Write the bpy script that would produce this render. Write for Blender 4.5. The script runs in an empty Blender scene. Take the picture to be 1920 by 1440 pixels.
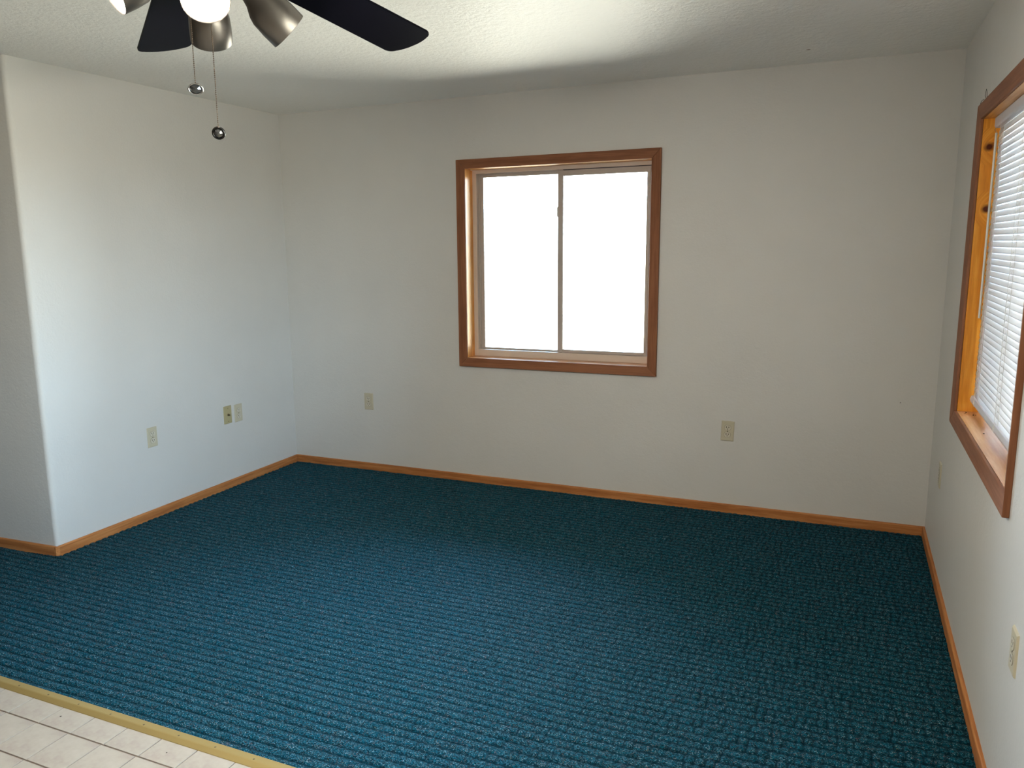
import bpy, bmesh, math, random
import numpy as np
from mathutils import Vector, Matrix

random.seed(7)
S = bpy.context.scene
COL = S.collection
PI = math.pi

# ------------------------------------------------------------------ camera, world, sun, exposure
cam_d = bpy.data.cameras.new('camera')
cam = bpy.data.objects.new('camera', cam_d)
COL.objects.link(cam)
cR = Vector((0.91176688, 0.4105161, -0.01255729))
cU = Vector((-0.06097366, 0.16553338, 0.98431749))
cF = Vector((-0.40615683, 0.89670242, -0.17595852))
cam.matrix_world = Matrix(((cR.x, cU.x, -cF.x, 3.54958599), (cR.y, cU.y, -cF.y, -4.53265664),
                           (cR.z, cU.z, -cF.z, 1.51486644), (0, 0, 0, 1)))
cam_d.sensor_width = 36.0
cam_d.lens = 1499.326 / 1920 * 36
cam_d.shift_x = 49.9 / 1920
cam_d.shift_y = 8.7 / 1920
cam_d.clip_start = 0.02
cam_d.clip_end = 500
S.camera = cam

world = bpy.data.worlds.new('sky')
S.world = world
world.use_nodes = True
wn = world.node_tree.nodes; wl = world.node_tree.links
wn.clear()
w_out = wn.new('ShaderNodeOutputWorld')
w_bg = wn.new('ShaderNodeBackground')
w_tc = wn.new('ShaderNodeTexCoord')
w_sp = wn.new('ShaderNodeSeparateXYZ')
w_cr = wn.new('ShaderNodeValToRGB')
w_mr = wn.new('ShaderNodeMapRange')
w_mr.inputs['From Min'].default_value = -1
w_mr.inputs['From Max'].default_value = 1
wl.new(w_tc.outputs['Generated'], w_sp.inputs[0])
wl.new(w_sp.outputs['Z'], w_mr.inputs['Value'])
wl.new(w_mr.outputs[0], w_cr.inputs[0])
el = w_cr.color_ramp.elements
el[0].position = 0.0; el[0].color = (0.47, 0.42, 0.36, 1)    # sunlit pale ground
el[1].position = 1.0; el[1].color = (0.30, 0.52, 0.92, 1)     # zenith
e = el.new(0.490); e.color = (0.50, 0.455, 0.40, 1)
e = el.new(0.505); e.color = (0.78, 0.88, 1.0, 1)             # bright horizon
e = el.new(0.65); e.color = (0.50, 0.72, 1.0, 1)
wl.new(w_cr.outputs[0], w_bg.inputs['Color'])
w_bg.inputs['Strength'].default_value = 9.6
wl.new(w_bg.outputs[0], w_out.inputs['Surface'])

sun_d = bpy.data.lights.new('sun', 'SUN')
sun = bpy.data.objects.new('sun', sun_d)
COL.objects.link(sun)
sun.location = (9, -3, 7)
sun.rotation_euler = Vector((-0.62, 0.42, -0.62)).to_track_quat('-Z', 'Y').to_euler()
sun_d.energy = 3.0
sun_d.color = (1.0, 0.95, 0.86)
sun_d.angle = math.radians(0.7)

# portals: they only guide the sampling of the sky through the wall openings, added window included
for nm, loc, d, sx, sy in (('window_portal', (1.951, 0.165, 1.397), (0, -1, 0), 1.17, 1.17),
                           ('window_portal', (4.15, -1.408, 1.397), (-1, 0, 0), 1.22, 1.17),
                           ('window_portal', (4.15, -3.15, 1.395), (-1, 0, 0), 1.30, 1.27)):
    pd = bpy.data.lights.new(nm, 'AREA'); pd.shape = 'RECTANGLE'; pd.size = sx; pd.size_y = sy
    pd.cycles.is_portal = True
    po = bpy.data.objects.new(nm, pd); COL.objects.link(po); po.location = loc
    po.rotation_euler = Vector(d).to_track_quat('-Z', 'Z').to_euler()

S.view_settings.view_transform = 'Standard'
S.view_settings.look = 'None'
S.view_settings.exposure = 2.12
S.view_settings.gamma = 1.0
S.view_settings.use_curve_mapping = False
S.cycles.max_bounces = 12
S.cycles.diffuse_bounces = 7
S.cycles.glossy_bounces = 4
S.cycles.transmission_bounces = 8
S.cycles.use_denoising = True
S.cycles.sample_clamp_indirect = 8.0
S.cycles.caustics_reflective = False
S.cycles.caustics_refractive = False

# ------------------------------------------------------------------ material helpers
def mat(name, base=(0.8, 0.8, 0.8), rough=0.5, metal=0.0, spec=0.5):
    m = bpy.data.materials.new(name)
    m.use_nodes = True
    b = m.node_tree.nodes['Principled BSDF']
    b.inputs['Base Color'].default_value = (*base, 1)
    b.inputs['Roughness'].default_value = rough
    b.inputs['Metallic'].default_value = metal
    b.inputs['Specular IOR Level'].default_value = spec
    return m

def N(m, t, **kw):
    n = m.node_tree.nodes.new(t)
    for k, v in kw.items():
        setattr(n, k, v)
    return n

def L(m, a, b):
    m.node_tree.links.new(a, b)

def bsdf(m):
    return m.node_tree.nodes['Principled BSDF']

def noise(m, vec, scale, detail=3, rough=0.5):
    n = N(m, 'ShaderNodeTexNoise')
    n.inputs['Scale'].default_value = scale
    n.inputs['Detail'].default_value = detail
    n.inputs['Roughness'].default_value = rough
    L(m, vec, n.inputs['Vector'])
    return n

def ramp(m, fac, stops):
    r = N(m, 'ShaderNodeValToRGB')
    el = r.color_ramp.elements
    el[0].position, el[0].color = stops[0][0], (*stops[0][1], 1)
    el[1].position, el[1].color = stops[-1][0], (*stops[-1][1], 1)
    for p, c in stops[1:-1]:
        e = el.new(p); e.color = (*c, 1)
    L(m, fac, r.inputs[0])
    return r

def mapping(m, scale=(1, 1, 1), loc=(0, 0, 0), coord='Object'):
    tc = N(m, 'ShaderNodeTexCoord')
    mp = N(m, 'ShaderNodeMapping')
    mp.inputs['Scale'].default_value = scale
    mp.inputs['Location'].default_value = loc
    L(m, tc.outputs[coord], mp.inputs[0])
    return mp.outputs[0]

def paint(name, col, rough, bump_d, scale, mottle=0.03):
    """wall paint over orange peel texture"""
    m = mat(name, col, rough)
    v = mapping(m)
    n1 = noise(m, v, scale, 4, 0.55)
    n2 = noise(m, v, scale * 0.35, 2, 0.5)
    add = N(m, 'ShaderNodeMath', operation='ADD')
    L(m, n1.outputs['Fac'], add.inputs[0]); L(m, n2.outputs['Fac'], add.inputs[1])
    bp = N(m, 'ShaderNodeBump')
    bp.inputs['Strength'].default_value = 1.0
    bp.inputs['Distance'].default_value = bump_d
    L(m, add.outputs[0], bp.inputs['Height'])
    L(m, bp.outputs[0], bsdf(m).inputs['Normal'])
    n3 = noise(m, v, 1.3, 3, 0.6)
    lo = tuple(c * (1 - mottle) for c in col); hi = tuple(min(1, c * (1 + mottle)) for c in col)
    r = ramp(m, n3.outputs['Fac'], [(0.3, lo), (0.7, hi)])
    L(m, r.outputs[0], bsdf(m).inputs['Base Color'])
    return m

M_wall = paint('wall_paint', (0.60, 0.59, 0.565), 0.5, 0.0009, 95)
M_ceil = paint('ceiling_paint', (0.83, 0.82, 0.785), 0.50, 0.0032, 75, 0.015)
bsdf(M_ceil).inputs['Specular IOR Level'].default_value = 0.26
M_dark_unseen = mat('dark_unseen_wall', (0.14, 0.10, 0.07), 0.6)  # unseen walls made dark brown to cut bounced light
M_outer = mat('added_eave_board', (0.55, 0.53, 0.5), 0.9)

def wood(name, dark, mid, light, rough=0.38, knots=(), scale=1.0, coat=0.25, spec=0.2):
    """varnished softwood, grain along local X"""
    m = mat(name, mid, rough)
    oi = N(m, 'ShaderNodeObjectInfo')
    tc = N(m, 'ShaderNodeTexCoord')
    off = N(m, 'ShaderNodeVectorMath', operation='SCALE')
    cmb = N(m, 'ShaderNodeCombineXYZ')
    L(m, oi.outputs['Random'], cmb.inputs[0]); L(m, oi.outputs['Random'], cmb.inputs[1]); L(m, oi.outputs['Random'], cmb.inputs[2])
    L(m, cmb.outputs[0], off.inputs[0]); off.inputs['Scale'].default_value = 7.3 if not knots else 0.0
    ad = N(m, 'ShaderNodeVectorMath', operation='ADD')
    L(m, tc.outputs['Object'], ad.inputs[0]); L(m, off.outputs[0], ad.inputs[1])
    mp = N(m, 'ShaderNodeMapping')
    mp.inputs['Scale'].default_value = (1.2 * scale, 22 * scale, 22 * scale)
    L(m, ad.outputs[0], mp.inputs[0])
    warp = noise(m, ad.outputs[0], 5 * scale, 2)
    vec = mp.outputs[0]
    kfac = None
    for (kx, ky, kz, kr) in knots:
        d = N(m, 'ShaderNodeVectorMath', operation='SUBTRACT')
        L(m, tc.outputs['Object'], d.inputs[0]); d.inputs[1].default_value = (kx, ky, kz)
        sc = N(m, 'ShaderNodeVectorMath', operation='MULTIPLY')
        L(m, d.outputs[0], sc.inputs[0]); sc.inputs[1].default_value = (1.0, 1.0, 0.0)
        ln = N(m, 'ShaderNodeVectorMath', operation='LENGTH')
        L(m, sc.outputs[0], ln.inputs[0])
        wn_ = noise(m, tc.outputs['Object'], 45, 2)
        jit = N(m, 'ShaderNodeMath', operation='MULTIPLY_ADD')
        L(m, wn_.outputs['Fac'], jit.inputs[0]); jit.inputs[1].default_value = kr * 0.9
        L(m, ln.outputs['Value'], jit.inputs[2])
        mr = N(m, 'ShaderNodeMapRange')
        mr.inputs['From Min'].default_value = kr * 1.0
        mr.inputs['From Max'].default_value = kr * 2.0
        mr.inputs['To Min'].default_value = 1.0
        mr.inputs['To Max'].default_value = 0.0
        L(m, jit.outputs[0], mr.inputs['Value'])
        # grain flows around the knot
        g = N(m, 'ShaderNodeMapRange')
        g.inputs['From Min'].default_value = 0.0
        g.inputs['From Max'].default_value = kr * 5
        g.inputs['To Min'].default_value = 1.6
        g.inputs['To Max'].default_value = 0.0
        L(m, ln.outputs['Value'], g.inputs['Value'])
        cb = N(m, 'ShaderNodeCombineXYZ')
        L(m, g.outputs[0], cb.inputs[1])
        av = N(m, 'ShaderNodeVectorMath', operation='ADD')
        L(m, vec, av.inputs[0]); L(m, cb.outputs[0], av.inputs[1])
        vec = av.outputs[0]
        if kfac is None:
            kfac = mr.outputs[0]
        else:
            mx = N(m, 'ShaderNodeMath', operation='MAXIMUM')
            L(m, kfac, mx.inputs[0]); L(m, mr.outputs[0], mx.inputs[1]); kfac = mx.outputs[0]
    n1 = noise(m, vec, 1.6, 5, 0.6)
    n2 = noise(m, vec, 7.0, 3, 0.6)
    a = N(m, 'ShaderNodeMath', operation='MULTIPLY_ADD')
    L(m, n2.outputs['Fac'], a.inputs[0]); a.inputs[1].default_value = 0.45
    L(m, n1.outputs['Fac'], a.inputs[2])
    b2 = N(m, 'ShaderNodeMath', operation='MULTIPLY_ADD')
    L(m, warp.outputs['Fac'], b2.inputs[0]); b2.inputs[1].default_value = 0.25
    L(m, a.outputs[0], b2.inputs[2])
    r = ramp(m, b2.outputs[0], [(0.62, dark), (0.84, mid), (1.05 if False else 1.0, light)])
    colo = r.outputs[0]
    if kfac is not None:
        mix = N(m, 'ShaderNodeMix', data_type='RGBA')
        L(m, kfac, mix.inputs['Factor']); L(m, colo, mix.inputs[6])
        mix.inputs[7].default_value = (0.085, 0.016, 0.006, 1)
        colo = mix.outputs[2]
    L(m, colo, bsdf(m).inputs['Base Color'])
    bp = N(m, 'ShaderNodeBump')
    bp.inputs['Strength'].default_value = 0.25
    bp.inputs['Distance'].default_value = 0.0006
    L(m, a.outputs[0], bp.inputs['Height'])
    L(m, bp.outputs[0], bsdf(m).inputs['Normal'])
    bsdf(m).inputs['Specular IOR Level'].default_value = spec
    bsdf(m).inputs['Coat Weight'].default_value = coat
    bsdf(m).inputs['Coat Roughness'].default_value = 0.25
    return m

M_casing = wood('stained_pine_casing', (0.18, 0.070, 0.034), (0.235, 0.096, 0.048), (0.285, 0.120, 0.060), coat=0.0, spec=0.12, rough=0.5)
M_base = wood('stained_pine_baseboard', (0.27, 0.095, 0.030), (0.40, 0.155, 0.050), (0.50, 0.215, 0.075), coat=0.0, spec=0.12, rough=0.5)
M_jamb = wood('varnished_pine_jamb', (0.60, 0.25, 0.055), (0.80, 0.38, 0.09), (0.88, 0.48, 0.15), coat=0.3)
M_jamb_knotty = wood('varnished_knotty_pine', (0.56, 0.19, 0.018), (0.74, 0.29, 0.032), (0.84, 0.38, 0.055), coat=0.05,
                     knots=((1.045, 0.026, 0, 0.014), (0.808, 0.036, 0, 0.014)))
M_sill = wood('varnished_pine_sill', (0.48, 0.21, 0.08), (0.62, 0.30, 0.13), (0.70, 0.38, 0.19), rough=0.3, coat=0.6)

M_frame = mat('tan_window_vinyl', (0.62, 0.53, 0.46), 0.45)
M_sash = mat('tan_sash_vinyl', (0.44, 0.38, 0.34), 0.42)
M_gasket = mat('dark_gasket', (0.05, 0.04, 0.04), 0.7)
M_latch = mat('latch_plastic', (0.5, 0.47, 0.42), 0.4)

def glass_mat():
    m = bpy.data.materials.new('window_glass')
    m.use_nodes = True
    nt = m.node_tree; nt.nodes.clear()
    o = nt.nodes.new('ShaderNodeOutputMaterial')
    tr = nt.nodes.new('ShaderNodeBsdfTransparent'); tr.inputs[0].default_value = (0.90, 0.95, 0.94, 1)
    gl = nt.nodes.new('ShaderNodeBsdfGlossy'); gl.inputs['Roughness'].default_value = 0.01
    fr = nt.nodes.new('ShaderNodeFresnel'); fr.inputs[0].default_value = 1.45
    mx = nt.nodes.new('ShaderNodeMixShader')
    nt.links.new(fr.outputs[0], mx.inputs[0]); nt.links.new(tr.outputs[0], mx.inputs[1]); nt.links.new(gl.outputs[0], mx.inputs[2])
    nt.links.new(mx.outputs[0], o.inputs[0])
    return m
M_glass = glass_mat()

def carpet_mat():
    m = mat('teal_loop_carpet', (0.01, 0.07, 0.09), 0.70, spec=0.07)
    bsdf(m).inputs['Specular Tint'].default_value = (0.45, 0.8, 1.0, 1)
    v = mapping(m)
    vs = mapping(m, (1, 1.6, 1))
    fleck = noise(m, vs, 230, 3, 0.75)
    fr = N(m, 'ShaderNodeMapRange'); fr.inputs['From Min'].default_value = 0.575; fr.inputs['From Max'].default_value = 0.64
    L(m, fleck.outputs['Fac'], fr.inputs['Value'])
    dk = noise(m, vs, 150, 3, 0.65)
    base = ramp(m, dk.outputs['Fac'], [(0.40, (0.0005, 0.007, 0.011)), (0.5, (0.001, 0.039, 0.061)), (0.62, (0.002, 0.082, 0.126))])
    # fleck hue changes from loop to loop: grey, blue, rust, olive
    vo = N(m, 'ShaderNodeTexVoronoi'); vo.inputs['Scale'].default_value = 60
    L(m, v, vo.inputs['Vector'])
    sep = N(m, 'ShaderNodeSeparateColor'); L(m, vo.outputs['Color'], sep.inputs[0])
    fc = ramp(m, sep.outputs[0], [(0.0, (0.18, 0.34, 0.40)), (0.45, (0.34, 0.44, 0.47)), (0.7, (0.10, 0.27, 0.38)),
                                  (0.84, (0.30, 0.31, 0.29)), (0.93, (0.38, 0.25, 0.26)), (1.0, (0.22, 0.28, 0.20))])
    mix = N(m, 'ShaderNodeMix', data_type='RGBA')
    L(m, fr.outputs[0], mix.inputs['Factor']); L(m, base.outputs[0], mix.inputs[6]); L(m, fc.outputs[0], mix.inputs[7])
    # shade between the tuft rows painted into the grooves (attribute written with the relief)
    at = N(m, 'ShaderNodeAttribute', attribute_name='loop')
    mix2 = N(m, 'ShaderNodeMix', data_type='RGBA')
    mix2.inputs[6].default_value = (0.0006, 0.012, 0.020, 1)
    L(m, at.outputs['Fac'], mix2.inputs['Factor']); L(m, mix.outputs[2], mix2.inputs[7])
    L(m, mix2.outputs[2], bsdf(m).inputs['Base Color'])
    bp = N(m, 'ShaderNodeBump'); bp.inputs['Strength'].default_value = 1.0; bp.inputs['Distance'].default_value = 0.0022
    L(m, fleck.outputs['Fac'], bp.inputs['Height'])
    L(m, bp.outputs[0], bsdf(m).inputs['Normal'])
    bsdf(m).inputs['Sheen Weight'].default_value = 0.0
    bsdf(m).inputs['Sheen Roughness'].default_value = 0.5
    bsdf(m).inputs['Sheen Tint'].default_value = (0.45, 0.8, 1.0, 1)
    return m
M_carpet = carpet_mat()

def tile_mat():
    m = mat('cream_vinyl_tile', (0.70, 0.62, 0.50), 0.35)
    v = mapping(m)
    n = noise(m, v, 9, 4, 0.6)
    n2 = noise(m, v, 70, 3, 0.6)
    a = N(m, 'ShaderNodeMath', operation='MULTIPLY_ADD'); L(m, n2.outputs['Fac'], a.inputs[0]); a.inputs[1].default_value = 0.15
    L(m, n.outputs['Fac'], a.inputs[2])
    r = ramp(m, a.outputs[0], [(0.42, (0.35, 0.285, 0.235)), (0.56, (0.395, 0.34, 0.275)), (0.72, (0.43, 0.375, 0.305))])
    L(m, r.outputs[0], bsdf(m).inputs['Base Color'])
    return m
M_tile = tile_mat()
M_grout = mat('brown_joint', (0.22, 0.16, 0.12), 0.7)
M_strip = mat('brass_transition', (0.46, 0.33, 0.125), 0.42, 0.55)
M_screw = mat('screw_brass', (0.25, 0.18, 0.09), 0.4, 0.8)
M_ivory = mat('ivory_plastic', (0.50, 0.455, 0.335), 0.38)
M_ivory2 = mat('ivory_receptacle', (0.56, 0.52, 0.42), 0.38)
M_tan = mat('tan_plastic', (0.40, 0.345, 0.19), 0.4)
M_slot = mat('socket_slot', (0.015, 0.013, 0.01), 0.8)
M_coax = mat('coax_metal', (0.14, 0.11, 0.06), 0.35, 0.9)
M_black = mat('black_lacquer_blade', (0.002, 0.002, 0.004), 0.35, spec=0.02)
M_nickel = mat('brushed_pewter_metal', (0.17, 0.152, 0.135), 0.40, 0.85)
M_chain = mat('bronze_ball_chain', (0.20, 0.15, 0.11), 0.35, 0.9)
M_chrome = mat('chrome_ring', (0.75, 0.75, 0.76), 0.12, 1.0)
M_crystal = mat('dark_crystal', (0.10, 0.10, 0.10), 0.06, 0.6)
M_fobdark = mat('gunmetal', (0.03, 0.028, 0.026), 0.2, 0.8)
M_cord = mat('blind_cord', (0.85, 0.84, 0.80), 0.8)
M_rail = mat('white_rail', (0.66, 0.68, 0.76), 0.35)
M_wand = mat('clear_wand', (0.80, 0.82, 0.80), 0.15)
M_crumb = mat('crumb', (0.04, 0.025, 0.015), 0.8)
M_stain = mat('brown_spot', (0.16, 0.08, 0.05), 0.8)

def slat_mat():
    m = bpy.data.materials.new('white_slat')
    m.use_nodes = True
    nt = m.node_tree; nt.nodes.clear()
    o = nt.nodes.new('ShaderNodeOutputMaterial')
    p = nt.nodes.new('ShaderNodeBsdfPrincipled')
    p.inputs['Base Color'].default_value = (0.84, 0.84, 0.86, 1); p.inputs['Roughness'].default_value = 0.4
    t = nt.nodes.new('ShaderNodeBsdfTranslucent'); t.inputs[0].default_value = (0.86, 0.82, 0.78, 1)
    mx = nt.nodes.new('ShaderNodeMixShader'); mx.inputs[0].default_value = 0.17
    nt.links.new(p.outputs[0], mx.inputs[1]); nt.links.new(t.outputs[0], mx.inputs[2]); nt.links.new(mx.outputs[0], o.inputs[0])
    return m
M_slat = slat_mat()

def bulb_mat():
    m = bpy.data.materials.new('lit_bulb')
    m.use_nodes = True
    b = bsdf(m)
    b.inputs['Base Color'].default_value = (0.9, 0.9, 0.88, 1)
    b.inputs['Emission Color'].default_value = (1.0, 0.91, 0.77, 1)
    b.inputs['Emission Strength'].default_value = 400.0
    return m
M_bulb = bulb_mat()

# ------------------------------------------------------------------ geometry helpers
def link(name, me, m, parent=None):
    o = bpy.data.objects.new(name, me)
    COL.objects.link(o)
    if m is not None:
        me.materials.clear(); me.materials.append(m)
    if parent is not None:
        o.parent = parent
    return o

def fin(bm, name, m, parent=None, smooth=False):
    bmesh.ops.recalc_face_normals(bm, faces=bm.faces)
    me = bpy.data.meshes.new(name)
    bm.to_mesh(me); bm.free()
    if smooth:
        for p in me.polygons:
            p.use_smooth = True
    return link(name, me, m, parent)

def tag(o, label=None, cat=None, group=None, kind=None):
    if label: o['label'] = label
    if cat: o['category'] = cat
    if group: o['group'] = group
    if kind: o['kind'] = kind
    return o

def empty(name, loc=(0, 0, 0), parent=None):
    o = bpy.data.objects.new(name, None)
    COL.objects.link(o); o.location = loc
    if parent is not None: o.parent = parent
    return o

def box(bm, x0, x1, y0, y1, z0, z1, bev=0.0, seg=1):
    vs = [bm.verts.new((x, y, z)) for x in (x0, x1) for y in (y0, y1) for z in (z0, z1)]
    fs = [(0, 1, 3, 2), (4, 6, 7, 5), (0, 4, 5, 1), (2, 3, 7, 6), (0, 2, 6, 4), (1, 5, 7, 3)]
    faces = [bm.faces.new([vs[i] for i in f]) for f in fs]
    if bev:
        es = list({e for f in faces for e in f.edges})
        bmesh.ops.bevel(bm, geom=es, offset=bev, segments=seg, affect='EDGES', profile=0.5)

def B(name, m, ext, parent=None, bev=0.0, seg=1):
    bm = bmesh.new(); box(bm, *ext, bev, seg)
    return fin(bm, name, m, parent)

def prism(name, m, poly, t0, t1, parent=None, bev=0.0, seg=2):
    """polygon in local XY extruded in Z"""
    bm = bmesh.new()
    a = [bm.verts.new((x, y, t0)) for x, y in poly]
    b = [bm.verts.new((x, y, t1)) for x, y in poly]
    n = len(poly)
    bm.faces.new(a[::-1]); bm.faces.new(b)
    for i in range(n):
        bm.faces.new((a[i], a[(i + 1) % n], b[(i + 1) % n], b[i]))
    if bev:
        bmesh.ops.bevel(bm, geom=list(bm.edges), offset=bev, segments=seg, affect='EDGES', profile=0.5)
    return fin(bm, name, m, parent)

def lathe(name, m, prof, parent=None, seg=32, smooth=True):
    """prof = [(r, z)...] around local Z"""
    bm = bmesh.new()
    rings = []
    for r, z in prof:
        if r < 1e-6:
            rings.append([bm.verts.new((0, 0, z))])
        else:
            rings.append([bm.verts.new((r * math.cos(2 * PI * k / seg), r * math.sin(2 * PI * k / seg), z)) for k in range(seg)])
    for a, b in zip(rings, rings[1:]):
        for k in range(seg):
            k2 = (k + 1) % seg
            if len(a) == 1 and len(b) == 1: continue
            if len(a) == 1: bm.faces.new((a[0], b[k2], b[k]))
            elif len(b) == 1: bm.faces.new((a[k], a[k2], b[0]))
            else: bm.faces.new((a[k], a[k2], b[k2], b[k]))
    o = fin(bm, name, m, parent, smooth)
    return o

def tube_bm(bm, pts, r, seg=8, caps=True):
    pts = [Vector(p) for p in pts]
    rings = []
    for i, p in enumerate(pts):
        d = (pts[min(i + 1, len(pts) - 1)] - pts[max(i - 1, 0)]).normalized()
        a = d.orthogonal().normalized() if i == 0 else (rings[-1][1] - d * rings[-1][1].dot(d)).normalized()
        b = d.cross(a)
        rr = r[i] if isinstance(r, (list, tuple)) else r
        rings.append(([bm.verts.new(p + (a * math.cos(2 * PI * k / seg) + b * math.sin(2 * PI * k / seg)) * rr) for k in range(seg)], a))
    for (ra, _), (rb, _) in zip(rings, rings[1:]):
        for k in range(seg):
            bm.faces.new((ra[k], ra[(k + 1) % seg], rb[(k + 1) % seg], rb[k]))
    if caps:
        bm.faces.new(rings[0][0][::-1]); bm.faces.new(rings[-1][0])

def place(o, X, Y, Z, loc):
    X, Y, Z = Vector(X), Vector(Y), Vector(Z)
    o.matrix_local = Matrix(((X.x, Y.x, Z.x, loc[0]), (X.y, Y.y, Z.y, loc[1]), (X.z, Y.z, Z.z, loc[2]), (0, 0, 0, 1)))
    return o

# ------------------------------------------------------------------ room dimensions (metres)
W, H = 3.986, 2.394
YC = -1.942                 # outside corner of the left wall
XL, YF = -2.8, -6.3         # far limits of the space behind the camera
T = 0.17
wx0, wx1, wz0, wz1 = 1.3243, 2.5758, 0.7637, 2.0302       # casing of back window
ry0, ry1, rz0, rz1 = -0.754, -2.062, 0.7683, 2.0267       # casing of right window
CW = 0.0545                 # casing width
LT = 0.016                  # jamb board thickness

DY0, DY1, DZB, DZ = -2.50, -3.80, 0.76, 2.03      # window added for fill light in the right wall, beside the camera

def shell(name, m, boxes):
    bm = bmesh.new()
    for b in boxes: box(bm, *b)
    o = fin(bm, name, m)
    return tag(o, kind='structure')

# walls (openings are real holes)
hx0, hx1, hz0, hz1 = wx0 + CW - LT, wx1 - CW + LT, wz0 + CW - LT, wz1 - CW + LT
tag(shell('wall_back', M_wall, [(-0.3, hx0, 0, T, -0.1, H + 0.1), (hx1, W + T, 0, T, -0.1, H + 0.1),
                            (hx0, hx1, 0, T, -0.1, hz0), (hx0, hx1, 0, T, hz1, H + 0.1)]),
    'off-white back wall with the sliding window in it')
hy0, hy1, gz0, gz1 = ry0 - CW + LT, ry1 + CW - LT, rz0 + CW - LT, rz1 - CW + LT
tag(shell('wall_right', M_wall, [(W, W + T, hy0, 0, -0.1, H + 0.1), (W, W + T, DY0, hy1, -0.1, H + 0.1), (W, W + T, YF, DY1, -0.1, H + 0.1),
                             (W, W + T, DY1, DY0, DZ, H + 0.1), (W, W + T, DY1, DY0, -0.1, DZB),
                             (W, W + T, hy1, hy0, -0.1, gz0), (W, W + T, hy1, hy0, gz1, H + 0.1)]),
    'off-white right wall with the blind-covered window')
# left wall with its rounded outside corner
R = 0.022
SL = 0.058
poly = [(0, 0), (0, YC + R)]
for k in range(1, 9):
    a = k / 8 * (PI / 2)
    poly.append((-R + R * math.cos(a), YC + R - R * math.sin(a)))
poly += [(-0.10, YC - 0.10 * SL), (-0.10, YC + 0.12), (-0.14, YC + 0.12), (-0.14, 0)]
o = prism('wall_left', M_wall, poly, -0.1, H + 0.1)
for p in o.data.polygons: p.use_smooth = False
tag(o, 'bright off-white left wall ending in a rounded corner', kind='structure')
o = prism('wall_return', M_wall, [(-0.0995, YC - 0.0995 * SL), (XL, YC + XL * SL), (XL, YC + 0.12), (-0.0995, YC + 0.12)], -0.1, H + 0.1)
tag(o, 'shaded off-white wall turning left from the rounded corner', kind='structure')
tag(shell('wall_far_left', M_dark_unseen, [(XL - T, XL, YF, YC + 0.1, -0.1, H + 0.1)]), 'brown wall at the far left, outside the view')
tag(shell('wall_front', M_dark_unseen, [(XL - T, W + T, YF - T, YF, -0.1, H + 0.1)]), 'brown wall behind the camera')
tag(shell('ceiling', M_ceil, [(XL - T, W + T, YF - T, T, H, H + 0.12)]), 'off-white textured ceiling')

# ------------------------------------------------------------------ floor: slab, carpet relief, vinyl tiles
CARPET_Y = -2.838
floor = tag(shell('floor', M_grout, [(XL - T, W + T, YF - T, T, -0.12, -0.0035)]), 'floor of teal carpet and cream tiles')

def carpet_mesh():
    step = 0.0052
    xs = np.arange(XL * 0.0 - 1.3, W - 0.002, step)
    ys = np.arange(CARPET_Y, -0.004, step)
    X, Y = np.meshgrid(xs, ys)
    rng = np.random.default_rng(3)
    row_p, lump_p = 0.0385, 0.0265
    # slow waviness of the rows
    # a low wrinkle in the carpet near the strip
    wr_ = 0.006 * np.exp(-((Y + 2.56 - 0.10 * (X - 1.5)) / 0.035) ** 2) * np.exp(-((X - 1.75) / 0.45) ** 2)
    wob = 0.004 * np.sin(X * 2.1 + 0.6) + 0.0025 * np.sin(X * 6.3 + Y * 1.7)
    rv = (Y + wob) / row_p
    row = np.floor(rv).astype(int)
    fr = rv - row
    nrow = row.max() - row.min() + 1
    roff = rng.random(nrow)[row - row.min()]
    lv = X / lump_p + roff * 1.0 + 0.25 * np.sin(X * 31 + row * 2.3)
    lmp = np.floor(lv).astype(int)
    fl = lv - lmp
    nl = lmp.max() - lmp.min() + 1
    hh = rng.random((nrow, nl))[row - row.min(), lmp - lmp.min()]
    # strength of the gaps between tufts varies across the carpet
    gx = np.clip((X - 0.9) / 2.4, 0.25, 1.0)
    prow = np.clip(np.sin(PI * fr), 0, 1) ** 0.42
    plmp = 1 - gx * (1 - np.clip(np.sin(PI * fl), 0, 1) ** 0.5) * (0.45 + 0.5 * hh)
    loop = prow * plmp
    z = wr_ - 0.0015 + 0.0085 * loop * (0.8 + 0.35 * hh) + rng.normal(0, 0.00055, X.shape)
    verts = np.stack([X, Y, z], -1).reshape(-1, 3)
    ny, nx = X.shape
    idx = np.arange(nx * ny).reshape(ny, nx)
    quads = np.stack([idx[:-1, :-1], idx[:-1, 1:], idx[1:, 1:], idx[1:, :-1]], -1).reshape(-1, 4)
    me = bpy.data.meshes.new('carpet')
    me.vertices.add(len(verts)); me.vertices.foreach_set('co', verts.ravel())
    me.loops.add(quads.size); me.loops.foreach_set('vertex_index', quads.ravel().astype(np.int32))
    me.polygons.add(len(quads))
    me.polygons.foreach_set('loop_start', np.arange(0, quads.size, 4, dtype=np.int32))
    me.polygons.foreach_set('use_smooth', np.ones(len(quads), dtype=bool))
    me.update(calc_edges=True)
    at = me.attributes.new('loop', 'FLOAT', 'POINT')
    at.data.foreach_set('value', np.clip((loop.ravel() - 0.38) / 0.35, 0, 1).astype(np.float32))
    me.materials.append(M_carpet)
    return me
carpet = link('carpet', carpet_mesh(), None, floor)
tag(carpet, 'teal blue ribbed loop carpet with grey flecks')

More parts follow.
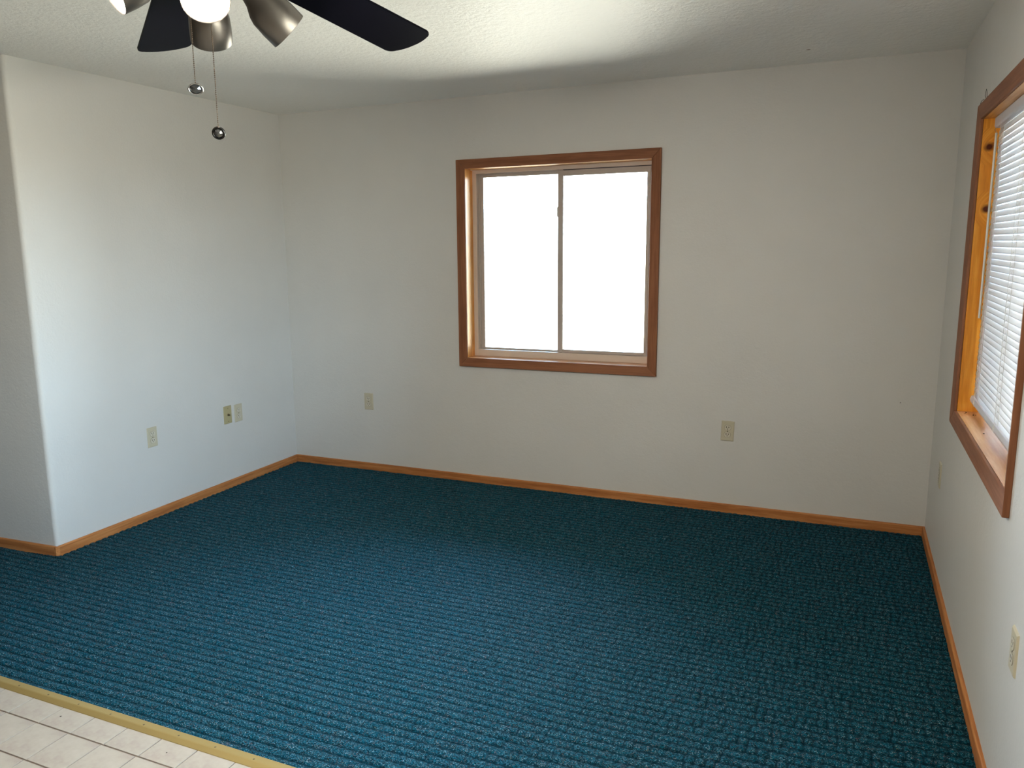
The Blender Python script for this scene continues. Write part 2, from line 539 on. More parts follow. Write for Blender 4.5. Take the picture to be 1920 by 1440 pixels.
# tiles, each its own piece
TP = 0.1475
rng_t = random.Random(5)
def tile_mesh(w, d):
    bm = bmesh.new()
    g, gr = 0.0019, 0.0026
    box(bm, g, w - g, gr, d - gr, -0.003, 0.0)
    bmesh.ops.bevel(bm, geom=[e for e in bm.edges if all(v.co.z > -0.0005 for v in e.verts)], offset=0.0008, segments=1, affect='EDGES')
    bmesh.ops.recalc_face_normals(bm, faces=bm.faces)
    me = bpy.data.meshes.new('tile'); bm.to_mesh(me); bm.free()
    me.materials.append(M_tile)
    return me
full = tile_mesh(TP, TP)
count = 0
for r in range(8):
    y1 = -2.972 - TP * (r - 1)
    y0 = y1 - TP
    if r == 0: y0, y1 = -2.972, -2.8245
    jog = -0.006 * r
    for c in range(-5, 19):
        x0 = 1.2235 + TP * c + jog
        if x0 + TP > W: continue
        if r >= 6 and c < -2: continue
        t = bpy.data.objects.new('tile', full)
        COL.objects.link(t); t.parent = floor
        t.location = (x0, y0 if r else -2.972, 0)
        count += 1
# the rest of the vinyl, out of view, is one plain sheet
def sheet_mat():
    m = mat('cream_vinyl_sheet', (0.68, 0.60, 0.49), 0.35)
    v = mapping(m)
    br = N(m, 'ShaderNodeTexBrick'); br.offset = 0.0
    br.inputs['Scale'].default_value = 1.0; br.inputs['Mortar Size'].default_value = 0.002
    br.inputs['Brick Width'].default_value = TP; br.inputs['Row Height'].default_value = TP
    br.inputs['Color1'].default_value = (0.68, 0.60, 0.49, 1); br.inputs['Color2'].default_value = (0.66, 0.58, 0.47, 1)
    br.inputs['Mortar'].default_value = (0.36, 0.27, 0.21, 1)
    L(m, v, br.inputs['Vector']); L(m, br.outputs['Color'], bsdf(m).inputs['Base Color'])
    return m
bm = bmesh.new()
yb = -2.972 - TP * 7
box(bm, XL, W, YF, yb - 0.002, -0.0034, -0.0005)
box(bm, XL, 1.2235 - TP * 5 - 0.05, yb - 0.002, -2.86, -0.0034, -0.0008)
sheet = fin(bm, 'vinyl_sheet', sheet_mat(), floor)
bm = bmesh.new(); box(bm, XL, -1.30, CARPET_Y, YC, -0.0034, 0.004)
fin(bm, 'carpet_end', M_carpet, floor)

# brass transition strip
strip = empty('transition_strip', (0, 0, 0))
tag(strip, 'gold metal transition strip between teal carpet and cream tiles', 'floor strip')
prof = [(-2.8345, -0.001), (-2.8345, 0.0088), (-2.8365, 0.0100), (-2.858, 0.0100), (-2.862, 0.0092), (-2.8765, 0.0016), (-2.8775, 0.0), (-2.8775, -0.001)]
bm = bmesh.new()
a = [bm.verts.new((XL, y, z)) for y, z in prof]; b = [bm.verts.new((W - 0.001, y, z)) for y, z in prof]
for i in range(len(prof)):
    bm.faces.new((a[i], a[(i + 1) % len(prof)], b[(i + 1) % len(prof)], b[i]))
bm.faces.new(a[::-1]); bm.faces.new(b)
fin(bm, 'strip_profile', M_strip, strip)
k = 0
while 0.971 + 0.1487 * k < W - 0.05:
    s = lathe('screw', M_screw, [(0, 0.0010), (0.002, 0.0010), (0.0036, 0.0), (0.0036, -0.001)], strip, 12)
    s.location = (0.971 + 0.1487 * k, -2.853, 0.0100)
    k += 1

# ------------------------------------------------------------------ baseboards
HB, TB = 0.0535, 0.0122
def baseboard(name, A, Bp, inward, lab, mitA=0.0, mitB=0.0):
    """board from A to B along a wall; inward = unit vector off the wall; mit = how much shorter the room side is"""
    A, Bp = Vector((*A, 0)), Vector((*Bp, 0))
    d = (Bp - A); ln = d.length; d.normalize()
    n = Vector((*inward, 0))
    bm = bmesh.new()
    pr = [(0, -0.003), (TB, -0.003), (TB, HB - 0.006), (TB - 0.002, HB - 0.002), (TB - 0.005, HB), (0, HB)]
    def sec(x, m):
        return [bm.verts.new((x + m * (t / TB), z, t)) for t, z in pr]
    a = sec(0, mitA); b = sec(ln, -mitB)
    k_ = len(pr)
    for i in range(k_):
        bm.faces.new((a[i], a[(i + 1) % k_], b[(i + 1) % k_], b[i]))
    bm.faces.new(a[::-1]); bm.faces.new(b)
    o = fin(bm, name, M_base)
    place(o, d, (0, 0, 1), n, A)
    return tag(o, lab, kind='structure')
baseboard('baseboard_back', (0, 0), (W, 0), (0, -1), 'brown pine baseboard along the back wall', TB, TB)
baseboard('baseboard_left', (0, -0.001), (0, YC + 0.006), (1, 0), 'brown pine baseboard along the left wall', TB, 0)
nr = Vector((SL, -1, 0)).normalized()      # off the slightly skewed return wall
baseboard('baseboard_return', (-0.008, YC - 0.0005), (XL + 0.01, YC + XL * SL), (nr.x, nr.y), 'brown pine baseboard left of the rounded corner', 0, 0)
baseboard('baseboard_right', (W, -0.001), (W, YF), (-1, 0), 'brown pine baseboard along the right wall', TB, 0)
# little corner block
o = prism('baseboard_corner', M_base, [(0.001, YC + 0.006), (TB, YC + 0.006), (TB, YC - 0.001), (TB * 0.35, YC - TB), (-0.008, YC - TB), (-0.008, YC - 0.0005)], 0, HB - 0.001, bev=0.001)
tag(o, 'small pine block wrapping the rounded corner', kind='structure')

# ------------------------------------------------------------------ window carpentry
def casing_piece(length, width, thick, mitred=True):
    """local: X along the board, Y across (0 = outer edge), Z thickness"""
    g = 0.0004
    return [(g, 0), (length - g, 0), (length - width - g, width), (width + g, width)]

def casing_set(parent, u0, u1, v0, v1, O, U, V, Nn, thick=0.018):
    """four mitred boards; U,V in-wall axes, Nn into the room; O origin on the wall face"""
    U, V, Nn, O = Vector(U), Vector(V), Vector(Nn), Vector(O)
    hx, vx = u1 - u0, v1 - v0
    specs = [(hx, O + U * u0 + V * v1, U, -V), (hx, O + U * u1 + V * v0, -U, V),
             (vx, O + U * u0 + V * v0, V, U), (vx, O + U * u1 + V * v1, -V, -U)]
    for ln, o0, X, Y in specs:
        p = prism('casing', M_casing, casing_piece(ln, CW, thick), 0.0, 1.0, parent, 0)
        # scale thickness through geometry, orient
        for v in p.data.vertices: v.co.z *= thick if v.co.y < CW / 2 else thick * 0.55
        Z = X.cross(Y)
        if Z.dot(Nn) < 0:
            # mirror across the board so that thickness points into the room
            for v in p.data.vertices: v.co.z *= -1
            p.data.flip_normals()
        bmm = bmesh.new(); bmm.from_mesh(p.data)
        bmesh.ops.recalc_face_normals(bmm, faces=bmm.faces)
        bmesh.ops.bevel(bmm, geom=list(bmm.edges), offset=0.0018, segments=2, affect='EDGES', profile=0.5)
        bmm.to_mesh(p.data); bmm.free()
        place(p, X, Y, Z, o0)

def jamb_board(name, m, parent, O, X, Y, length, depth, thick, flip=1):
    """board: X length, Y depth, thickness away from the opening"""
    X, Y = Vector(X), Vector(Y)
    Z = X.cross(Y)
    o = B(name, m, (0, length, 0, depth, min(0, thick), max(0, thick)), parent, 0.0006)
    place(o, X, Y, Z, O)
    return o

# --- back window
win = empty('window_1', (0, 0, 0)); tag(win, 'two-pane sliding window in a brown pine casing on the back wall', kind='structure')
casing_set(win, wx0, wx1, wz0, wz1, (0, 0, 0), (1, 0, 0), (0, 0, 1), (0, -1, 0))
ix0, ix1, iz0, iz1 = wx0 + CW, wx1 - CW, wz0 + CW, wz1 - CW
e_ = 0.001
JD = 0.168
jamb_board('jamb', M_jamb, win, (ix0, 0.001, iz0), (0, 0, 1), (0, 1, 0), iz1 - iz0, JD, LT - e_)       # left: Z = X x Y = -x
jamb_board('jamb', M_jamb, win, (ix1, 0.001, iz0), (0, 0, 1), (0, 1, 0), iz1 - iz0, JD, -(LT - e_))    # right
jamb_board('head_jamb', M_jamb, win, (ix0, 0.001, iz1), (1, 0, 0), (0, 1, 0), ix1 - ix0, JD, LT - e_)
jamb_board('sill', M_sill, win, (ix0, 0.001, iz0), (1, 0, 0), (0, 1, 0), ix1 - ix0, JD, -(LT - e_))

def rect_frame(name, m, parent, u0, u1, v0, v1, wl, wr, wb, wt, y0, y1, P, bev=0.0015):
    """picture frame of rails; P maps (u, depth, v) to world"""
    bm = bmesh.new()
    for (a, b, c, d) in ((u0, u0 + wl, v0, v1), (u1 - wr, u1, v0, v1), (u0 + wl, u1 - wr, v0, v0 + wb), (u0 + wl, u1 - wr, v1 - wt, v1)):
        bb = bmesh.new(); box(bb, a, b, y0, y1, c, d, bev, 1)
        me = bpy.data.meshes.new('t'); bb.to_mesh(me); bb.free(); bm.from_mesh(me); bpy.data.meshes.remove(me)
    for v in bm.verts: v.co = P(v.co.x, v.co.y, v.co.z)
    return fin(bm, name, m, parent)

def slider_window(parent, u0, u1, v0, v1, y, P, mid=None):
    """vinyl frame, fixed left sash (outer track), sliding right sash (inner track)"""
    rect_frame('window_frame', M_frame, parent, u0, u1, v0, v1, 0.028, 0.018, 0.043, 0.023, y, y + 0.058, P)
    # stepped inner lip of the frame
    rect_frame('frame_lip', M_sash, parent, u0 + 0.028, u1 - 0.018, v0 + 0.043, v1 - 0.023, 0.010, 0.016, 0.006, 0.010, y + 0.030, y + 0.058, P)
    mid = mid if mid is not None else (u0 + u1) / 2
    # fixed sash
    s1 = rect_frame('fixed_sash', M_sash, parent, u0 + 0.030, mid + 0.022, v0 + 0.044, v1 - 0.025, 0.030, 0.030, 0.010, 0.020, y + 0.034, y + 0.052, P)
    bm = bmesh.new(); box(bm, u0 + 0.058, mid - 0.006, y + 0.041, y + 0.045, v0 + 0.052, v1 - 0.043)
    for v in bm.verts: v.co = P(v.co.x, v.co.y, v.co.z)
    fin(bm, 'pane', M_glass, s1)
    # sliding sash
    s2 = rect_frame('sliding_sash', M_sash, parent, mid - 0.014, u1 - 0.030, v0 + 0.045, v1 - 0.030, 0.034, 0.020, 0.018, 0.030, y + 0.008, y + 0.028, P)
    bm = bmesh.new(); box(bm, mid + 0.018, u1 - 0.048, y + 0.016, y + 0.020, v0 + 0.060, v1 - 0.058)
    for v in bm.verts: v.co = P(v.co.x, v.co.y, v.co.z)
    fin(bm, 'pane', M_glass, s2)
    bm = bmesh.new(); box(bm, mid + 0.020, u1 - 0.018, y + 0.004, y + 0.030, v1 - 0.0262, v1 - 0.0225)
    for v in bm.verts: v.co = P(v.co.x, v.co.y, v.co.z)
    fin(bm, 'track_groove', M_gasket, parent)
    bm = bmesh.new(); box(bm, mid - 0.019, mid - 0.012, y + 0.006, y + 0.022, v0 + 0.86, v0 + 0.92, 0.002)
    for v in bm.verts: v.co = P(v.co.x, v.co.y, v.co.z)
    fin(bm, 'latch', M_latch, s2)
    bm = bmesh.new(); box(bm, u1 - 0.034, u1 - 0.028, y + 0.002, y + 0.012, v0 + 0.86, v0 + 0.93, 0.002)
    for v in bm.verts: v.co = P(v.co.x, v.co.y, v.co.z)
    fin(bm, 'pull_rail', M_latch, s2)

slider_window(win, ix0 + 0.0002, ix1 - 0.0002, iz0 + 0.0002, iz1 - 0.0002, 0.100, lambda u, d, v: Vector((u, d, v)), 1.951)

# --- right window
rwin = empty('window_2', (0, 0, 0)); tag(rwin, 'window in a brown pine casing on the right wall behind white blinds', kind='structure')
casing_set(rwin, -ry0, -ry1, rz0, rz1, (W, 0, 0), (0, -1, 0), (0, 0, 1), (-1, 0, 0))
jy0, jy1, jz0, jz1 = ry0 - CW, ry1 + CW, rz0 + CW, rz1 - CW      # far, near
JW = 0.168
# far jamb (faces the camera), knotty; local X up, Y outwards (+x), Z = X x Y = +y (away from opening)
jamb_board('jamb', M_jamb_knotty, rwin, (W + 0.001, jy0, jz0), (0, 0, 1), (1, 0, 0), jz1 - jz0, JW, LT - e_)
jamb_board('jamb', M_jamb, rwin, (W + 0.001, jy1, jz0), (0, 0, 1), (1, 0, 0), jz1 - jz0, JW, -(LT - e_))
jamb_board('head_jamb', M_jamb, rwin, (W + 0.001, jy1, jz1), (0, 1, 0), (1, 0, 0), jy0 - jy1, JW, -(LT - e_))   # Z = y x x = -z
jamb_board('sill', M_sill, rwin, (W + 0.001, jy1, jz0), (0, 1, 0), (1, 0, 0), jy0 - jy1, JW, LT - e_)
slider_window(rwin, -jy0 + 0.0002, -jy1 - 0.0002, jz0 + 0.0002, jz1 - 0.0002, 0.100, lambda u, d, v: Vector((W + d, -u, v)))

# --- an added bare window beside the camera (lights the room from the right; out of view)
added_win = empty('added_window', (0, 0, 0)); tag(added_win, 'bare window added in the right wall beside the camera to light the room', kind='structure')
PD = lambda u, d, v: Vector((W + d, -u, v))
rect_frame('window_frame', M_frame, added_win, -DY0 + 0.001, -DY1 - 0.001, DZB + 0.001, DZ - 0.001, 0.03, 0.03, 0.03, 0.03, 0.0, 0.15, PD)
md_ = -(DY0 + DY1) / 2
for a_, b_, dd in ((-DY0 + 0.031, md_ + 0.02, 0.10), (md_ - 0.02, -DY1 - 0.031, 0.07)):
    sp_ = rect_frame('sash', M_sash, added_win, a_, b_, DZB + 0.032, DZ - 0.032, 0.03, 0.03, 0.03, 0.03, dd, dd + 0.025, PD)
    bm = bmesh.new(); box(bm, a_ + 0.028, b_ - 0.028, dd + 0.010, dd + 0.014, DZB + 0.060, DZ - 0.060)
    for v in bm.verts: v.co = PD(v.co.x, v.co.y, v.co.z)
    fin(bm, 'pane', M_glass, sp_)
tag(shell('added_eave', M_outer, [(W + T, W + T + 0.9, DY1 - 0.3, DY0 + 0.3, 2.34, 2.40)]), 'added eave outside blocking the sun at the added window')  # unseen eave, added to keep direct sun out of the added window

# ------------------------------------------------------------------ blind in the right window
blind = empty('window_blind', (W + 0.056, (jy0 + jy1) / 2, jz1 - 0.001))
tag(blind, 'white horizontal slat blind lowered and closed inside the right window', 'blind')
BX = 0.046
by0, by1 = jy0 - 0.006, jy1 + 0.006
blen = by0 - by1
def bl(o):           # world coordinates to blind-local
    o.location = o.location - blind.location
    return o
# head rail: box with rounded lower front edge
poly = [(-0.019, 0), (-0.019, -0.030), (-0.015, -0.036), (-0.006, -0.038), (0.016, -0.038), (0.016, 0)]
hr = prism('head_rail', M_rail, poly, -blen / 2, blen / 2, blind, 0.0008, 1)
place(hr, (1, 0, 0), (0, 0, 1), (0, -1, 0), (0, 0, 0))
# slat: curved strip along local Y
zs_top, zs_bot = jz1 - 0.052, jz0 + 0.078
n_sl = 47
pitch = (zs_top - zs_bot) / (n_sl - 1)
ang = math.radians(78)
def slat_mesh():
    bm = bmesh.new()
    w, crown, t = 0.0255, 0.0022, 0.0004
    k_ = 6
    top, bot = [], []
    for i in range(k_ + 1):
        s = -w / 2 + w * i / k_
        c = crown * (1 - (2 * s / w) ** 2)
        # s < 0 is the room edge (low), s > 0 the window edge (high); crown on the room side
        px = s * math.cos(ang) - c * math.sin(ang)
        pz = s * math.sin(ang) + c * math.cos(ang)
        qx, qz = px + t * math.sin(ang), pz - t * math.cos(ang)
        top.append([bm.verts.new((px, y, pz)) for y in (-blen / 2 + 0.002, blen / 2 - 0.002)])
        bot.append([bm.verts.new((qx, y, qz)) for y in (-blen / 2 + 0.002, blen / 2 - 0.002)])
    for i in range(k_):
        bm.faces.new((top[i][0], top[i][1], top[i + 1][1], top[i + 1][0]))
        bm.faces.new((bot[i][0], bot[i + 1][0], bot[i + 1][1], bot[i][1]))
    for e2 in (0, 1):
        bm.faces.new([top[i][e2] for i in range(k_ + 1)] + [bot[i][e2] for i in range(k_, -1, -1)])
    bm.faces.new((top[0][0], bot[0][0], bot[0][1], top[0][1]))
    bm.faces.new((top[k_][0], top[k_][1], bot[k_][1], bot[k_][0]))
    bmesh.ops.recalc_face_normals(bm, faces=bm.faces)
    me = bpy.data.meshes.new('slat'); bm.to_mesh(me); bm.free()
    for p in me.polygons: p.use_smooth = len(p.vertices) == 4
    me.materials.append(M_slat)
    return me
sm = slat_mesh()
for i in range(n_sl):
    s = bpy.data.objects.new('slat', sm); COL.objects.link(s); s.parent = blind
    s.location = (0, 0, zs_top - pitch * i - blind.location.z)
    s.rotation_euler = (0, math.radians(random.uniform(-1.5, 1.5)), 0)
# bottom rail
poly = [(-0.010, 0.012), (-0.0145, -0.002), (-0.012, -0.012), (0.012, -0.012), (0.0145, -0.002), (0.010, 0.012), (0.004, 0.014), (-0.004, 0.014)]
br = prism('bottom_rail', M_rail, poly, -blen / 2, blen / 2, blind, 0.0006, 1)
place(br, (1, 0, 0), (0, 0, 1), (0, -1, 0), (0, 0, zs_bot - 0.022 - blind.location.z))
# ladder cords with rungs, lift cords
for yy in (by0 - 0.11, (by0 + by1) / 2, by1 + 0.11):
    bm = bmesh.new()
    yl = yy - blind.location.y
    for sx in (-0.0135, 0.0135):
        tube_bm(bm, [(sx, yl, -0.036), (sx * 0.95, yl, zs_bot - 0.02 - blind.location.z)], 0.0006, 5)
    for i in range(n_sl):
        z = zs_top - pitch * i - blind.location.z
        tube_bm(bm, [(-0.0135, yl, z - 0.013), (-0.006, yl + 0.002, z - 0.004)], 0.00055, 4)
        tube_bm(bm, [(0.0135, yl, z + 0.012), (0.004, yl, z + 0.004)], 0.0005, 4)
    fin(bm, 'ladder_cord', M_cord, blind)
    bm = bmesh.new()
    tube_bm(bm, [(-0.004, yl - 0.012, -0.036), (-0.004, yl - 0.012, zs_bot - 0.02 - blind.location.z)], 0.0006, 5)
    fin(bm, 'lift_cord', M_cord, blind)
    kn = bmesh.new()
    zb_ = zs_bot - 0.022 - blind.location.z
    for q in range(4):
        a_ = q * 1.7
        tube_bm(kn, [(-0.0145, yl - 0.004, zb_ + 0.008), (-0.0155, yl + 0.008 * math.cos(a_), zb_ + 0.002 + 0.010 * math.sin(a_)), (-0.014, yl + 0.012 * math.cos(a_ + 0.6), zb_ - 0.004 + 0.008 * math.sin(a_ + 1))], 0.0007, 5)
    fin(kn, 'cord_end', M_cord, blind)
# tilt wand
bm = bmesh.new()
wy = by0 - 0.010 - blind.location.y
tube_bm(bm, [(-0.0120, wy, -0.056), (-0.0115, wy + 0.001, -0.40), (-0.0105, wy + 0.002, -0.765)], 0.0042, 6)
wand = fin(bm, 'tilt_wand', M_wand, blind)
bm = bmesh.new()
hk = [(-0.014, wy, -0.034), (-0.017, wy - 0.003, -0.040), (-0.017, wy + 0.003, -0.046), (-0.013, wy + 0.003, -0.050), (-0.012, wy, -0.057)]
tube_bm(bm, hk, 0.0011, 6)
fin(bm, 'wand_hook', M_chrome, wand)

# bits lying on the sill, on the tiles, a twist of wire above the casing, a spot on the ceiling
def bug(loc, s, name='dead_insect'):
    bm = bmesh.new()
    bmesh.ops.create_icosphere(bm, subdivisions=1, radius=1)
    for v in bm.verts: v.co = Vector((v.co.x * s * 1.7, v.co.y * s, v.co.z * s * 0.7 + s * 0.55))
    o = fin(bm, name, M_crumb)
    o.location = loc
    o.rotation_euler = (0, 0, random.uniform(0, 6))
    return o
for (dx_, dy_, s) in ((0.030, -0.028, 0.0022), (0.024, -0.052, 0.0019), (0.052, -0.060, 0.0021), (0.049, -0.085, 0.0019), (0.058, -0.075, 0.0017)):
    tag(bug((W + dx_, jy0 + dy_, jz0), s), 'tiny dark dead insect in the cluster on the right window sill by the far jamb', 'insect', 'dead insects on the sill')
tag(bug((W + 0.042, jy0 - 0.42, jz0), 0.0024), 'single dark dead insect halfway along the right window sill', 'insect')
tag(bug((1.262, -2.918, 0.0), 0.0022, 'crumb'), 'dark crumb on a cream tile beside the gold strip', 'crumb')
tag(bug((1.735, -2.924, 0.0), 0.0016, 'crumb'), 'second dark crumb farther right on the cream tiles near the strip', 'crumb')
o = lathe('ceiling_spot', M_stain, [(0, -0.0012), (0.006, -0.0010), (0.009, 0.0)], None, 14)
o.location = (3.313, -0.318, H); o.scale = (1.0, 0.7, 1.0)
tag(o, 'small brown dried spot on the ceiling near the back right corner', 'spot')
o = bug((3.828, -0.0005, 0.697), 0.0022, 'wall_nick'); o.rotation_euler = (PI / 2, 0, 0.5)
tag(o, 'tiny dark nick on the back wall left of the right corner', 'nick')
bm = bmesh.new()
tube_bm(bm, [(W - 0.001, -0.775, 2.050), (W - 0.010, -0.778, 2.042), (W - 0.014, -0.782, 2.0272)], 0.0010, 6)
o = fin(bm, 'wire_hook', M_fobdark)
tag(o, 'short dark wire stub on the wall at the corner of the right window casing', 'wire')
bm = bmesh.new()
tube_bm(bm, [(W - 0.001, -0.86, 2.0285), (W - 0.008, -0.855, 2.050), (W - 0.008, -0.872, 2.072), (W - 0.006, -0.882, 2.060), (W - 0.002, -0.868, 2.0285)], 0.0008, 6)
o = fin(bm, 'wire_loop', M_fobdark)
tag(o, 'thin dark wire loop standing above the right window casing', 'wire')

# ------------------------------------------------------------------ electrical plates
def plate_frame(root, P_, X, Z_):
    """orients a plate: local X = right, local Y = up, local Z = off the wall"""
    place(root, X, (0, 0, 1), Z_, P_)

def cover(m, parent):
    bm = bmesh.new()
    w, h, t, r = 0.035, 0.0572, 0.0056, 0.003
    box(bm, -w, w, -h, h, 0, t)
    top = [f for f in bm.faces if all(v.co.z > t - 1e-5 for v in f.verts)][0]
    for v in top.verts:
        v.co.x *= 1 - 0.0032 / w; v.co.y *= 1 - 0.0032 / h
    bmesh.ops.bevel(bm, geom=[e for e in bm.edges if all(v.co.z > t - 1e-5 for v in e.verts)], offset=0.0012, segments=2, affect='EDGES')
    return fin(bm, 'cover_plate', m, parent)

def receptacle(parent, cy):
    # rounded face with flat top and bottom
    pts = []
    for k in range(28):
        a = 2 * PI * k / 28
        pts.append((0.0172 * math.cos(a), max(-0.0142, min(0.0142, 0.0172 * math.sin(a)))))
    f = prism('receptacle', M_ivory2, pts, 0.0045, 0.0074, parent, 0.0004, 1)
    f.location = (0, cy, 0)
    ring = prism('receptacle_gap', M_gap, [(x * 1.05, y * 1.06) for x, y in pts], 0.0050, 0.0059, parent)
    ring.location = (0, cy, 0)
    for sx, hh in ((-0.0063, 0.0046), (0.0063, 0.0038)):
        s = B('slot', M_slot, (sx - 0.0016, sx + 0.0016, 0.0035 - hh, 0.0035 + hh, 0.0070, 0.0076), f)
    g = lathe('ground_hole', M_slot, [(0, 0.0076), (0.0026, 0.0076), (0.0026, 0.0070)], f, 12, False)
    g.location = (0, -0.0072, 0)

M_gap = mat('socket_shadow_gap', (0.10, 0.085, 0.06), 0.8)
def plate_screw(parent, y, m, z=0.0056):
    s = lathe('screw', m, [(0, 0.0010), (0.0022, 0.0008), (0.0034, 0.0)], parent, 12)
    s.location = (0, y, z)
    return s

def outlet(P_, X, Z_, label, tilt=0.0):
    r = empty('wall_outlet')
    tag(r, label, 'outlet', 'duplex wall outlets')
    plate_frame(r, P_, X, Z_)
    if tilt: r.matrix_basis = r.matrix_basis @ Matrix.Rotation(tilt, 4, 'Z')
    cover(M_ivory, r)
    receptacle(r, 0.0197); receptacle(r, -0.0197)
    plate_screw(r, 0.0, M_gap)
    return r
outlet((0.627, 0, 0.4835), (1, 0, 0), (0, -1, 0), 'ivory wall outlet on the back wall left of the sliding window')
outlet((2.982, 0, 0.4765), (1, 0, 0), (0, -1, 0), 'ivory wall outlet on the back wall right of the sliding window', math.radians(-1.3))
outlet((0, -1.2864, 0.4697), (0, 1, 0), (1, 0, 0), 'ivory wall outlet alone on the left wall nearer the rounded corner')
outlet((0, -0.5762, 0.4716), (0, 1, 0), (1, 0, 0), 'ivory wall outlet on the left wall beside the cable plate')
outlet((W, -0.4625, 0.4562), (0, -1, 0), (-1, 0, 0), 'ivory wall outlet seen edge-on low on the right wall near the back corner')
outlet((W, -2.300, 0.4969), (0, -1, 0), (-1, 0, 0), 'ivory wall outlet low on the right wall nearest the camera', math.radians(1.0))
cp = empty('cable_plate'); tag(cp, 'yellowish tan cable jack plate on the left wall beside an outlet', 'wall plate')
plate_frame(cp, (0, -0.6743, 0.4770), (0, 1, 0), (1, 0, 0))
cover(M_tan, cp)
plate_screw(cp, 0.042, M_screw); plate_screw(cp, -0.042, M_screw)
cx = lathe('coax_jack', M_coax, [(0.0075, 0.0), (0.0075, 0.002), (0.0055, 0.0022), (0.0048, 0.0028), (0.0048, 0.0125), (0.0036, 0.0128), (0.0036, 0.009), (0, 0.009)], cp, 6 * 4, False)
cx.location = (0, 0, 0.0054)

# ------------------------------------------------------------------ ceiling fan with its light kit
HX, HY, ZB = 2.357, -3.218, 2.12
fan = empty('ceiling_fan', (HX, HY, H))
tag(fan, 'ceiling fan with black blades and pewter light kit hanging from the ceiling', 'ceiling fan')
def dz(z): return z - H
lathe('canopy', M_nickel, [(0, 0), (0.068, 0), (0.068, -0.012), (0.055, -0.045), (0.022, -0.062), (0.014, -0.062), (0.014, -0.07)], fan, 40)
lathe('downrod', M_nickel, [(0.0125, -0.055), (0.0125, dz(2.20))], fan, 20)
lathe('motor_housing', M_nickel, [(0, dz(2.235)), (0.035, dz(2.235)), (0.075, dz(2.225)), (0.112, dz(2.20)), (0.122, dz(2.17)), (0.122, dz(2.135)),
                                  (0.108, dz(2.118)), (0.072, dz(2.105)), (0.060, dz(2.09)), (0, dz(2.09))], fan, 48)
lathe('switch_housing', M_nickel, [(0, dz(2.092)), (0.052, dz(2.092)), (0.056, dz(2.08)), (0.056, dz(2.045)), (0.048, dz(2.028)), (0.030, dz(2.018)), (0.012, dz(2.012)), (0, dz(2.010))], fan, 40)
t0, phi, wt, Rb, wr, dr = 1.4312, 0.196, 0.139, 0.685, 0.120, 0.108
def blade_mesh():
    r0 = 0.185
    w0, w1 = wr / 2, wt / 2
    pts = [(r0, -w0 * 0.80), (r0 + 0.02, -w0)]
    # tip: gently arched end with rounded corners
    rc = 0.024
    n_ = 7
    for k in range(n_ + 1):
        a = -PI / 2 + (PI / 2) * k / n_
        pts.append((Rb - 0.010 - rc + rc * math.cos(a), -w1 + rc + rc * math.sin(a)))
    for k in range(1, 6):
        y = -w1 + rc + (2 * w1 - 2 * rc) * k / 6
        pts.append((Rb - 0.010 + 0.009 * (1 - (y / w1) ** 2), y))
    for k in range(n_ + 1):
        a = (PI / 2) * k / n_
        pts.append((Rb - 0.010 - rc + rc * math.cos(a), w1 - rc + rc * math.sin(a)))
    pts += [(r0 + 0.02, w0), (r0, w0 * 0.80)]
    return pts
bp_ = blade_mesh()
for k in range(6):
    a = t0 + k * PI / 3
    D = Vector((math.cos(a), math.sin(a), 0)); Lh = Vector((-math.sin(a), math.cos(a), 0)); Z = Vector((0, 0, 1))
    D2 = D * math.cos(dr) - Z * math.sin(dr)
    Z2 = Z * math.cos(dr) + D * math.sin(dr)
    Tt = Lh * math.cos(phi) - Z2 * math.sin(phi)
    Nn = D2.cross(Tt)
    b_ = prism('fan_blade', M_black, bp_, -0.003, 0.003, fan, 0.0012, 2)
    place(b_, D2, Tt, Nn, (0, 0, dz(ZB)))
    bm = bmesh.new()
    arm = [(0.085, -0.018), (0.15, -0.014), (0.19, -0.030), (0.25, -0.026), (0.265, 0), (0.25, 0.026), (0.19, 0.030), (0.15, 0.014), (0.085, 0.018)]
    a1 = [bm.verts.new((x, y, 0.0032)) for x, y in arm]; a2 = [bm.verts.new((x, y, 0.0085)) for x, y in arm]
    bm.faces.new(a1[::-1]); bm.faces.new(a2)
    for i in range(len(arm)):
        bm.faces.new((a1[i], a1[(i + 1) % len(arm)], a2[(i + 1) % len(arm)], a2[i]))
    fin(bm, 'blade_iron', M_nickel, b_)

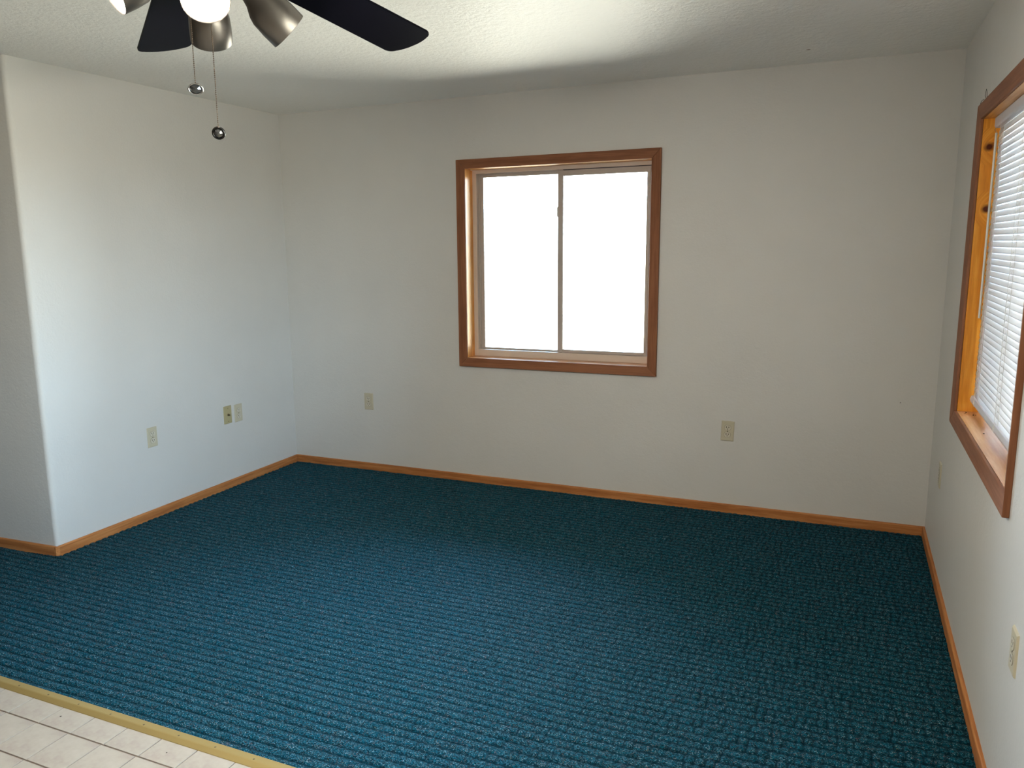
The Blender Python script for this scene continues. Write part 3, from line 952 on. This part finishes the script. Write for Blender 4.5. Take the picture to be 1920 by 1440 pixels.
heads = [((2.455, -3.325, 1.957), 'front'), ((2.450, -3.078, 1.961), 'right'), ((2.266, -3.105, 1.957), 'back'), ((2.265, -3.362, 1.990), 'left')]
for rim, nm in heads:
    rim = Vector(rim)
    h2 = Vector((rim.x - HX, rim.y - HY, 0)).normalized()
    joint = Vector((HX, HY, 2.060)) + h2 * 0.052
    ax = (rim - joint); ln = ax.length; ax.normalize()
    # spot head: neck, sloping shoulder, barrel, open rim (a double wall)
    pf = [(0.0, 0.0), (0.017, 0.0), (0.019, 0.010), (0.022, ln * 0.34), (0.026, ln * 0.42), (0.0365, ln * 0.53), (0.0415, ln * 0.62), (0.0435, ln * 0.80), (0.0435, ln),
          (0.0430, ln + 0.0006), (0.0415, ln * 0.86), (0.038, ln * 0.66), (0.0, ln * 0.60)]
    hd = lathe('spot_head', M_nickel, pf, fan, 40)
    X = ax.orthogonal().normalized(); Y = ax.cross(X)
    place(hd, X, Y, ax, (joint.x - HX, joint.y - HY, joint.z - H))
    bl_ = lathe('bulb', M_bulb, [(0.0, ln - 0.006), (0.014, ln - 0.007), (0.028, ln - 0.011), (0.037, ln - 0.018), (0.0385, ln - 0.026), (0.030, ln * 0.66)], hd, 32)
    bm = bmesh.new()
    j0 = Vector((HX, HY, 2.062)) + h2 * 0.030
    tube_bm(bm, [(j0.x - HX, j0.y - HY, j0.z - H), (joint.x - HX, joint.y - HY, joint.z - H + 0.002)], 0.011, 14)
    fin(bm, 'swivel_arm', M_nickel, fan, True)

# pull chains: balls on a cord, with a medallion each
def pull_chain(name_lbl, x, y, ztop, zfob, big):
    bm = bmesh.new()
    z = ztop
    while z > zfob + 0.010:
        m4 = Matrix.Translation((x - HX, y - HY, z - H))
        bmesh.ops.create_icosphere(bm, subdivisions=1, radius=0.00145, matrix=m4)
        z -= 0.0036
    tube_bm(bm, [(x - HX, y - HY, ztop - H), (x - HX, y - HY, zfob + 0.008 - H)], 0.0005, 5)
    ch = fin(bm, 'pull_chain', M_chain, fan)
    tag(ch, name_lbl)
    # medallion facing the room: ring round a faceted crystal
    to = Vector((0.62, -0.70, -0.35)).normalized() if big else Vector((0.45, -0.80, -0.40)).normalized()
    X = to.cross(Vector((0, 0, 1))).normalized(); Y = to.cross(X)
    rr = 0.0135 if big else 0.0112
    ring = bmesh.new()
    cs, sn = 40, 10
    rm = 0.0019 if big else 0.0024
    vs = []
    for i in range(cs):
        a = 2 * PI * i / cs
        vs.append([ring.verts.new(((rr + rm * math.cos(2 * PI * j / sn)) * math.cos(a), (rr + rm * math.cos(2 * PI * j / sn)) * math.sin(a), rm * 1.4 * math.sin(2 * PI * j / sn))) for j in range(sn)])
    for i in range(cs):
        for j in range(sn):
            ring.faces.new((vs[i][j], vs[(i + 1) % cs][j], vs[(i + 1) % cs][(j + 1) % sn], vs[i][(j + 1) % sn]))
    rg = fin(ring, 'medallion_ring', M_chrome if big else M_fobdark, ch, True)
    cy_scale = 0.74 if big else 0.98
    place(rg, X, Y * cy_scale, to, (x - HX, y - HY, zfob - H))
    cr_ = lathe('crystal', M_crystal, [(0, 0.006), (rr * 0.35, 0.0052), (rr * 0.75, 0.0025), (rr, -0.001), (rr * 0.9, -0.006), (0, -0.010)], rg, 8, False)
pull_chain('shorter pull chain ending in a chrome ringed crystal', 2.3359, -3.2378, 2.030, 1.8305, True)
pull_chain('longer pull chain ending in a dark ringed crystal', 2.3637, -3.2120, 2.020, 1.7470, False)
